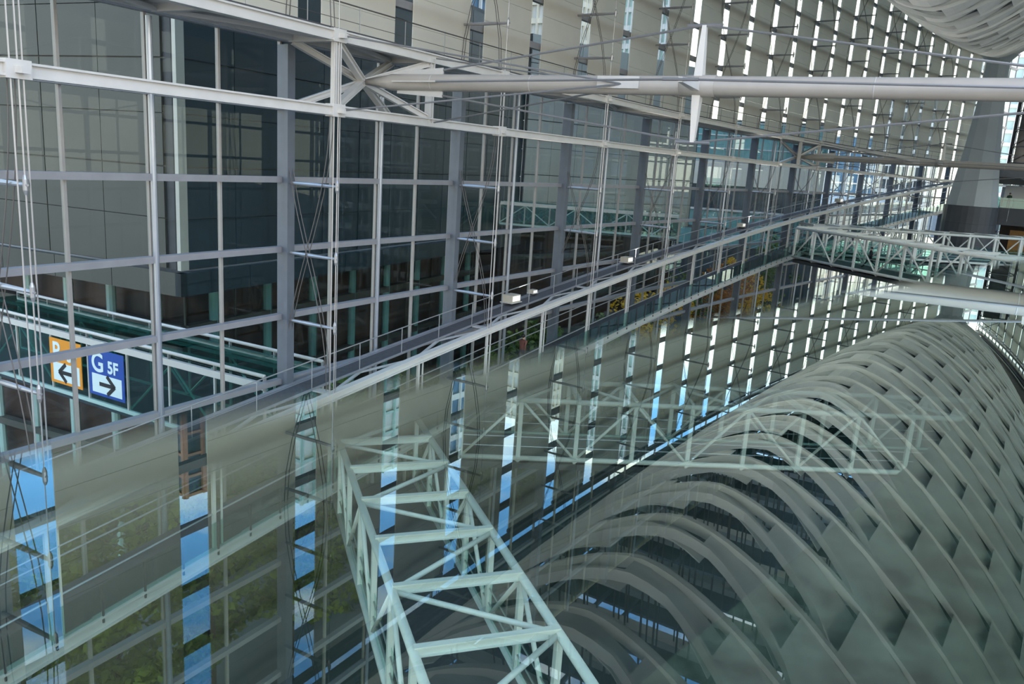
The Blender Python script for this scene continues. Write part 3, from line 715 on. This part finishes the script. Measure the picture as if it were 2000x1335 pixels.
def theatre():
    T = thing('theatre_block', (CN.x, CN.y, EYE + GROUND), 'dark blue-grey panelled theatre block with grey end wall behind the glass', 'building')
    outA, outL = (0.986, 0.165), (0.165, -0.986)
    zb = EYE - 5.9
    facade(T, CN, DA, 37.5, zb, EYE + 10.5, 3.4, 2.35, M['fac_blue'], outA)
    facade(T, CN + DL * 0.75, DL, 24, zb, EYE + 10.5, 4.0, 2.35, M['fac_grey'], outL)
    cs = [CN + Vector(outA) * 0.14 + DL * 0.22 + Vector(outL) * 0.13, CN + Vector(outA) * 0.14 + Vector(outL) * 0.13, CN + Vector(outA) * 0.14 + DA * 0.35, CN + DL * 0.22 + DA * 0.35]
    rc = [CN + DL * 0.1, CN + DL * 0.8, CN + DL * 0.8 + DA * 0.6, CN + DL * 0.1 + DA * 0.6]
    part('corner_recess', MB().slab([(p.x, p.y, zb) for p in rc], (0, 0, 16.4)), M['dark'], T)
    part('corner_strip', MB().slab([(p.x, p.y, zb) for p in cs], (0, 0, 16.4)), M['fac_beige'], T)
    # fascia ledge under the block
    for P, D, L, N, m in ((CN, DA, 37.5, Vector(outA), M['fac_blue']), (CN, DL, 24, Vector(outL), M['fac_grey'])):
        for i in range(int(L / 4) + 1):
            a = P + D * (i * 4 - (0.5 if i == 0 else 0)) + N * 0.15; b = P + D * min(L, i * 4 + 3.96) + N * 0.15
            if (b - a).length > 0.3: part('fascia_panel', MB().slab([(a.x, a.y, EYE - 7.03), (b.x, b.y, EYE - 7.03), (b.x, b.y, EYE - 5.95), (a.x, a.y, EYE - 5.95)], (N.x * 0.35, N.y * 0.35, 0)), m, T)
    q = [CN, CN + DA * 37.5, CN + DA * 37.5 + DL * 24, CN + DL * 24]
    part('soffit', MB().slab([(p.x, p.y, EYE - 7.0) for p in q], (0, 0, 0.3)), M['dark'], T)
    part('roof', MB().slab([(p.x, p.y, EYE + 10.5) for p in q], (0, 0, 0.3)), M['dark'], T)
    # recessed dark foyer storeys beneath
    ins = CN + DA * 3.0 + DL * 3.0
    part('foyer_wall', MB().slab([(p.x, p.y, EYE + GROUND) for p in (ins + DA * 0.6 + DL * 0.6, ins + DA * 33 + DL * 0.6, ins + DA * 33 + DL * 18, ins + DA * 0.6 + DL * 18)], (0, 0, -GROUND - 7.0)), M['brown'], T)
    for z in (-9.6, -13.2, -17.5):
        part('foyer_band', MB().beam((*ins, EYE + z), (*(ins + DA * 34), EYE + z), 0.5, 0.42).beam((*ins, EYE + z), (*(ins + DL * 20), EYE + z), 0.5, 0.42), M['fac_grey'], T)
    for k in range(10):
        p = ins + DA * (k * 3.6); part('foyer_mullion', MB().beam((*p, EYE + GROUND), (*p, EYE - 7.0), 0.08, 0.08), M['fac_grey'], T)
        if k < 6: p = ins + DL * (k * 3.4 + 2); part('foyer_column', MB().tube([(*p, EYE + GROUND), (*p, EYE - 7.0)], 0.26, 10), M['mint'], T)
        if k < 8: p = ins + DA * (k * 4.2 + 2); part('foyer_column', MB().tube([(*p, EYE + GROUND), (*p, EYE - 7.0)], 0.26, 10), M['tealwin'], T)
    # beige wing
    Q = CN + DA * 37.5 + Vector((0.4, 0))
    facade(T, Q, DBF, 24, EYE - 5.6, EYE + 10.5, 3.0, 2.35, M['fac_beige'], (0.968, -0.25))
    e = Q + DBF * 24
    part('wing_end', MB().slab([(e.x, e.y, EYE - 5.6), (e.x - 8, e.y + 2, EYE - 5.6), (e.x - 8, e.y + 2, EYE + 10.5), (e.x, e.y, EYE + 10.5)], (0.05, 0.3, 0)), M['fac_blue'], T)
    part('wing_foyer', MB().slab([(Q.x - 1.5, Q.y, EYE + GROUND), (e.x - 1.5, e.y, EYE + GROUND), (e.x - 9, e.y, EYE + GROUND), (Q.x - 9, Q.y, EYE + GROUND)], (0, 0, -GROUND - 5.7)), M['brown'], T)
    for z in (-8.3, -12.0, -15.6): part('wing_band', MB().beam((Q.x - 1.0, Q.y, EYE + z), (e.x - 1.0, e.y, EYE + z), 0.5, 0.4), M['fac_grey'], T)
theatre()

def link_bridge(P0, P1, wdt, ztop, zbot, n, label, roof=True):
    P0, P1 = Vector(P0), Vector(P1); D = (P1 - P0).normalized(); L = (P1 - P0).length; N = Vector((-D.y, D.x))
    T = thing('link_bridge', (P0.x, P0.y, EYE + zbot), label, 'link bridge')
    g = lambda x, y, z: Vector((*(P0 + D * x + N * y), EYE + z))
    for y in (0, wdt):
        part('top_chord', MB().beam(g(0, y, ztop - 0.38), g(L, y, ztop - 0.38), 0.16, 0.26), M['white'], T)
        part('bottom_chord', MB().beam(g(0, y, zbot), g(L, y, zbot), 0.14, 0.16), M['mint'], T)
        if roof: part('roof_tube', MB().tube([g(0, y, ztop), g(L, y, ztop)], 0.075, 8), M['white'], T, True)
        for k in range(n + 1):
            x = L * k / n
            part('post', MB().beam(g(x, y, zbot), g(x, y, ztop - 0.4), 0.09, 0.09), M['offwhite'], T)
            if roof: part('bracket', MB().beam(g(x, y, ztop - 0.4), g(x, y, ztop), 0.08, 0.1), M['rod'], T)
            if k < n:
                x2 = L * (k + 1) / n; p, q = g(x + 0.08, y, zbot + 0.1), g(x2 - 0.08, y, zbot + 0.1); h = ztop - zbot - 0.65
                part('side_pane', MB().slab([p, q, q + Vector((0, 0, h)), p + Vector((0, 0, h))], (N.x * 0.02, N.y * 0.02, 0)), M['teal'], T)
                a, b = (zbot + 0.1, ztop - 0.5) if (k % 2) else (ztop - 0.5, zbot + 0.1)
                part('diagonal', MB().tube([g(x, y + (0.12 if y == 0 else -0.12), a), g(x2, y + (0.12 if y == 0 else -0.12), b)], 0.05, 6), M['mint'], T)
                if not roof: part('diagonal', MB().tube([g(x, y, b), g(x2, y, a)], 0.05, 6), M['mint'], T)
    part('floor_slab', MB().slab([g(0, 0, zbot), g(L, 0, zbot), g(L, wdt, zbot), g(0, wdt, zbot)], (0, 0, -0.25)), M['fac_blue'], T)
    for k in range(n):
        x, x2 = L * k / n + 0.04, L * (k + 1) / n - 0.04
        part('roof_pane', MB().slab([g(x, 0.1, ztop - 0.2), g(x2, 0.1, ztop - 0.2), g(x2, wdt - 0.1, ztop - 0.2), g(x, wdt - 0.1, ztop - 0.2)], (0, 0, 0.03)), M['teal'], T)
    for y in (wdt * 0.33, wdt * 0.66): part('roof_bar', MB().beam(g(0, y, ztop - 0.28), g(L, y, ztop - 0.28), 0.1, 0.12), M['mint'], T)
    return g, D, N
def links():
    w0 = ww(-31.75, 0.0, 0); a = -31.75 / WR; o = Vector((-math.cos(a), math.sin(a)))
    P0 = Vector((w0.x, w0.y)); P1 = P0 + o * 20.5
    g, D, N = link_bridge(P1, P0, 3.0, -8.05, -11.0, 8, 'glazed link bridge with hanging direction signs behind the near glass wall')
    link_bridge((-27.9, 3.15), (-14.75, 8.15), 3.0, -2.85, -4.85, 7, 'teal glazed link bridge with crossed white braces behind the middle columns', roof=False)
    L = (P1 - P0).length
    ang = math.atan2(D.y, D.x)
    # signs hang on the near face (y < 0 side faces the hall)
    for nm, x0, x1, col, let, arrow, lab in (('direction_sign', L - 12.75, L - 10.55, 'orange', 'B', -1, 'orange direction sign reading B 5F with a left arrow'), ('direction_sign', L - 10.05, L - 7.75, 'blue', 'G', 1, 'blue direction sign reading G 5F with a right arrow')):
        base = g(x0, -0.10, -10.62); T = thing(nm, base, lab, 'sign', 'direction signs on the link bridge'); T.rotation_euler = (0, 0, ang)
        W_ = x1 - x0; Hh = 1.98
        def lp(name, mb, m):
            ob = bpy.data.objects.new(name, mb.mesh(name)); C.objects.link(ob); ob.data.materials.append(m); ob.parent = T; return ob
        lp('board', MB().box(0, W_, -0.03, 0, 0, Hh), M[col])
        lp('arrow_field', MB().box(W_ * 0.09, W_ * 0.93, -0.036, -0.03, 0.16 * Hh * 0.4, Hh * 0.47), M['signwhite'])
        cx, cz = W_ * 0.51, Hh * 0.265; s = arrow; mb = MB(); t = 0.075
        mb.beam((cx - s * 0.48, -0.04, cz), (cx + s * 0.40, -0.04, cz), 0.012, 0.17, up=(0, 0, 1))
        for e in (-1, 1): mb.beam((cx + s * 0.52, -0.04, cz - e * 0.02), (cx + s * 0.02, -0.04, cz + e * 0.40), 0.012, 0.17, up=(s * 0.6, 0, 0.6 * e) if True else None)
        lp('arrow', mb, M['black'])
        for txt, px, pz, sz in ((let, W_ * 0.09, Hh * 0.53, 1.12), ('5F', W_ * 0.55, Hh * 0.55, 0.72)):
            cu = bpy.data.curves.new('lettering', 'FONT'); cu.body = txt; cu.size = sz; cu.extrude = 0.006; cu.offset = 0.022
            tmp = bpy.data.objects.new('lettering_curve', cu); C.objects.link(tmp)
            me = bpy.data.meshes.new_from_object(tmp.evaluated_get(bpy.context.evaluated_depsgraph_get())); bpy.data.objects.remove(tmp); bpy.data.curves.remove(cu)
            me.materials.clear(); me.materials.append(M['signwhite'])
            ob = bpy.data.objects.new('lettering', me); C.objects.link(ob); ob.parent = T; ob.location = (px, -0.04, pz); ob.rotation_euler = (R(90), 0, 0)
links()

def office(name, label, x0, x1, y0, y1, h, wallm, winm, floors, bays, style='grid', base=None):
    z0 = EYE + GROUND if base is None else base
    T = thing('office_tower' if h > 50 else 'office_building', ((x0 + x1) / 2, (y0 + y1) / 2, z0), label, 'building')
    part('core', MB().box(x0 + 0.4, x1 - 0.4, y0 + 0.4, y1 - 0.4, z0, z0 + h - 0.3), M[winm], T)
    part('roof', MB().box(x0, x1, y0, y1, z0 + h - 0.5, z0 + h), M[wallm], T)
    fh = h / floors
    for k in range(floors):
        z = z0 + k * fh
        s = 0.28 if style == 'grid' else (0.5 if style == 'band' else 0.12)
        mb = MB().box(x0, x1, y0, y1, z, z + fh * s); part('floor_band', mb, M[wallm], T)
    for k in range(bays + 1):
        x = x0 + (x1 - x0) * k / bays; y = y0 + (y1 - y0) * k / bays; w = 0.9 if style == 'pier' else 0.22
        if style == 'band' and k % 4: continue
        part('pier', MB().box(x1 - 0.3, x1 + 0.25, y - w / 2, y + w / 2, z0, z0 + h), M[wallm], T)
        part('pier', MB().box(x - w / 2, x + w / 2, y0 - 0.25, y0 + 0.3, z0, z0 + h), M[wallm], T)
    return T
ZG = EYE + GROUND
office('', 'red-brick striped tower mirrored in the ledge at the photo left', -118, -97.6, 21.0, 42, 30 + 55 - ZG, 'brick', 'winband', 22, 6, 'pier')
office('', 'mint glass grid tower mirrored in the second sky gap', -96, -74.2, 24.0, 48, 30 + 50 - ZG, 'mint', 'pale', 22, 10, 'line')
office('', 'blue glass tower with white edge mirrored near the bridge', -92, -72.5, 50.5, 66, 30 + 51 - ZG, 'pale', 'bluewin', 20, 6, 'grid')
office('', 'pale cream tower mirrored above the pale footbridge', -78, -62, 69.0, 86, 30 + 46 - ZG, 'cream', 'pale', 24, 12, 'grid')
office('', 'light stone tower with fine window grid', -59, -48, 79, 83.5, 30 + 52 - ZG, 'pale', 'mint', 26, 12, 'grid')
def teal_office():
    P = Vector((-33.0, 51.5)); D = Vector((0.947, 0.322)); N = Vector((0.322, -0.947)); L = 17.5
    T = thing('office_building', (P.x, P.y, EYE + GROUND), 'teal glass office with a cream stone band and dark windows behind the far columns', 'building')
    q = lambda z, o=0.0, x0=0.0, x1=L: [(*(P + D * x0 + N * o), EYE + z), (*(P + D * x1 + N * o), EYE + z), (*(P + D * x1 - N * 9), EYE + z), (*(P + D * x0 - N * 9), EYE + z)]
    part('core', MB().slab(q(GROUND, -0.1), (0, 0, 31.0)), M['winband'], T)
    part('stone_band', MB().slab(q(-1.2, 0.25), (0, 0, 2.9)), M['cream'], T)
    part('stone_sill', MB().slab(q(-4.5, 0.2), (0, 0, 0.25)), M['pale'], T)
    for k in range(6):
        x0, x1 = k * L / 6 + 0.06, (k + 1) * L / 6 - 0.06
        part('window_pane', MB().slab(q(-4.2, 0.0, x0, x1), (0, 0, 2.95)), M['winband'], T)
        for z in (1.9, 3.5, 5.1): part('glass_panel', MB().slab(q(z, 0.05, x0, x1), (0, 0, 1.45)), M['tealwin'], T)
        for z in (-6.6, -9.0): part('glass_panel', MB().slab(q(z, 0.05, x0, x1), (0, 0, 2.05)), M['tealwin'], T)
    for z in (1.75, 3.38, 4.98, 6.6): part('floor_line', MB().slab(q(z, 0.12), (0, 0, 0.12)), M['pale'], T)
teal_office()
office('', 'cream stone building with many small windows beyond the wing', -58, -40.5, 62.0, 78, 33, 'cream', 'winband', 11, 8, 'grid', base=ZG)
office('', 'low grey plaza building with dark window bands beyond the autumn trees', -60, -24, 84, 190, 20.5, 'fac_beige', 'winband', 5, 30, 'band')
office('', 'blue glass tower far beyond the ramp', -66, -44, 250, 272, 40, 'pale', 'bluewin', 10, 6, 'line')
office('', 'grey stone tower far beyond the ramp beside the blue tower', -38, -24, 205, 220, 52, 'pale', 'winband', 14, 8, 'grid')
office('', 'white apartment tower far beyond the pillar', -16, 0, 210, 228, 60, 'pale', 'mint', 18, 8, 'grid')
office('', 'dark glass tower outside the pillar-side wall', 42, 58, 60, 82, 58, 'pale', 'winband', 16, 8, 'grid')
office('', 'pale blue tower outside the pillar-side wall', 46, 62, 104, 126, 66, 'pale', 'bluewin', 18, 8, 'line')

def tree(x, y, z0, h, r, m, label, group, leaves=1500):
    T = thing('tree', (x, y, z0), label, 'tree', group)
    part('trunk', MB().tube([(x, y, z0), (x + 0.1, y, z0 + h * 0.35), (x, y + 0.15, z0 + h * 0.7)], [0.22, 0.16, 0.08], 7), M['bark'], T)
    for k in range(4):
        a = k * 1.6 + x; part('branch', MB().tube([(x, y, z0 + h * 0.4), (x + math.cos(a) * r * 0.55, y + math.sin(a) * r * 0.55, z0 + h * 0.72)], [0.09, 0.03], 5), M['bark'], T)
    mb = MB(); cl = [(random.gauss(0, 0.42) * r, random.gauss(0, 0.42) * r, random.uniform(0.22, 0.97) * h, random.uniform(0.22, 0.4) * r) for _ in range(40)]
    for i in range(leaves):
        cx, cy, cz, cr = cl[i % len(cl)]
        v = Vector((random.gauss(0, 1), random.gauss(0, 1), random.gauss(0, 1))).normalized() * cr * random.uniform(0.6, 1.05)
        p = Vector((x + cx, y + cy, z0 + cz)) + v; s = random.uniform(0.13, 0.26)
        a = Vector((random.gauss(0, 1), random.gauss(0, 1), random.gauss(0, 0.6))).normalized() * s; b = a.cross(Vector((random.gauss(0, 1), random.gauss(0, 1), random.gauss(0, 1)))).normalized() * s * 0.6
        n = len(mb.v); mb.v += [tuple(p - a), tuple(p + b), tuple(p + a), tuple(p - b)]; mb.f.append((n, n + 1, n + 2, n + 3))
    o = part('foliage', mb, M[m], T); o['kind'] = 'stuff'
def trees():
    i = 0
    rows = [(-45, -4.4, 12.5, 'leaf'), (-40, -5.2, 13, 'leaf'), (-35.5, -3.8, 12.0, 'leaf'), (-30.5, -4.6, 11.0, 'leaf'), (-26.5, -4.0, 11.5, 'leaf'), (-22, -5.4, 12, 'leafdark'), (-17, -4.6, 11.5, 'leafdark'), (-11, -5.4, 11.5, 'leafdark'), (-4, -5, 11.5, 'leafdark'), (1.5, -6, 12, 'leafdark')]
    for s, d, h, m in rows:
        p = ww(s, d, 0); tree(p.x, p.y, ZG, h, 3.0, m, f'leafy green plaza tree beyond the lower glass wall, {ORD[i]} from the near end', 'green plaza trees', 4200); i += 1
    i = 0
    for s, d, h, m in ((7, -4.5, 12.5, 'leafdark'), (13, -5, 13.5, 'leafyellow'), (18, -4.5, 14.2, 'leafyellow'), (23, -5, 14.5, 'leafdark'), (27.5, -5, 15.0, 'leafrust'), (33, -5, 15.2, 'leafrust'), (38.5, -5, 15.5, 'leafyellow'), (45, -6, 17.5, 'leafdark')):
        p = ww(s, d, 0); k = {'leafyellow': 'yellow', 'leafrust': 'rust-orange', 'leafdark': 'dark green'}[m]
        tree(p.x, p.y, ZG, h, 2.9, m, f'{k} autumn plaza tree under the far ramp, {ORD[i]} in the row', 'autumn plaza trees', 2600); i += 1
trees()
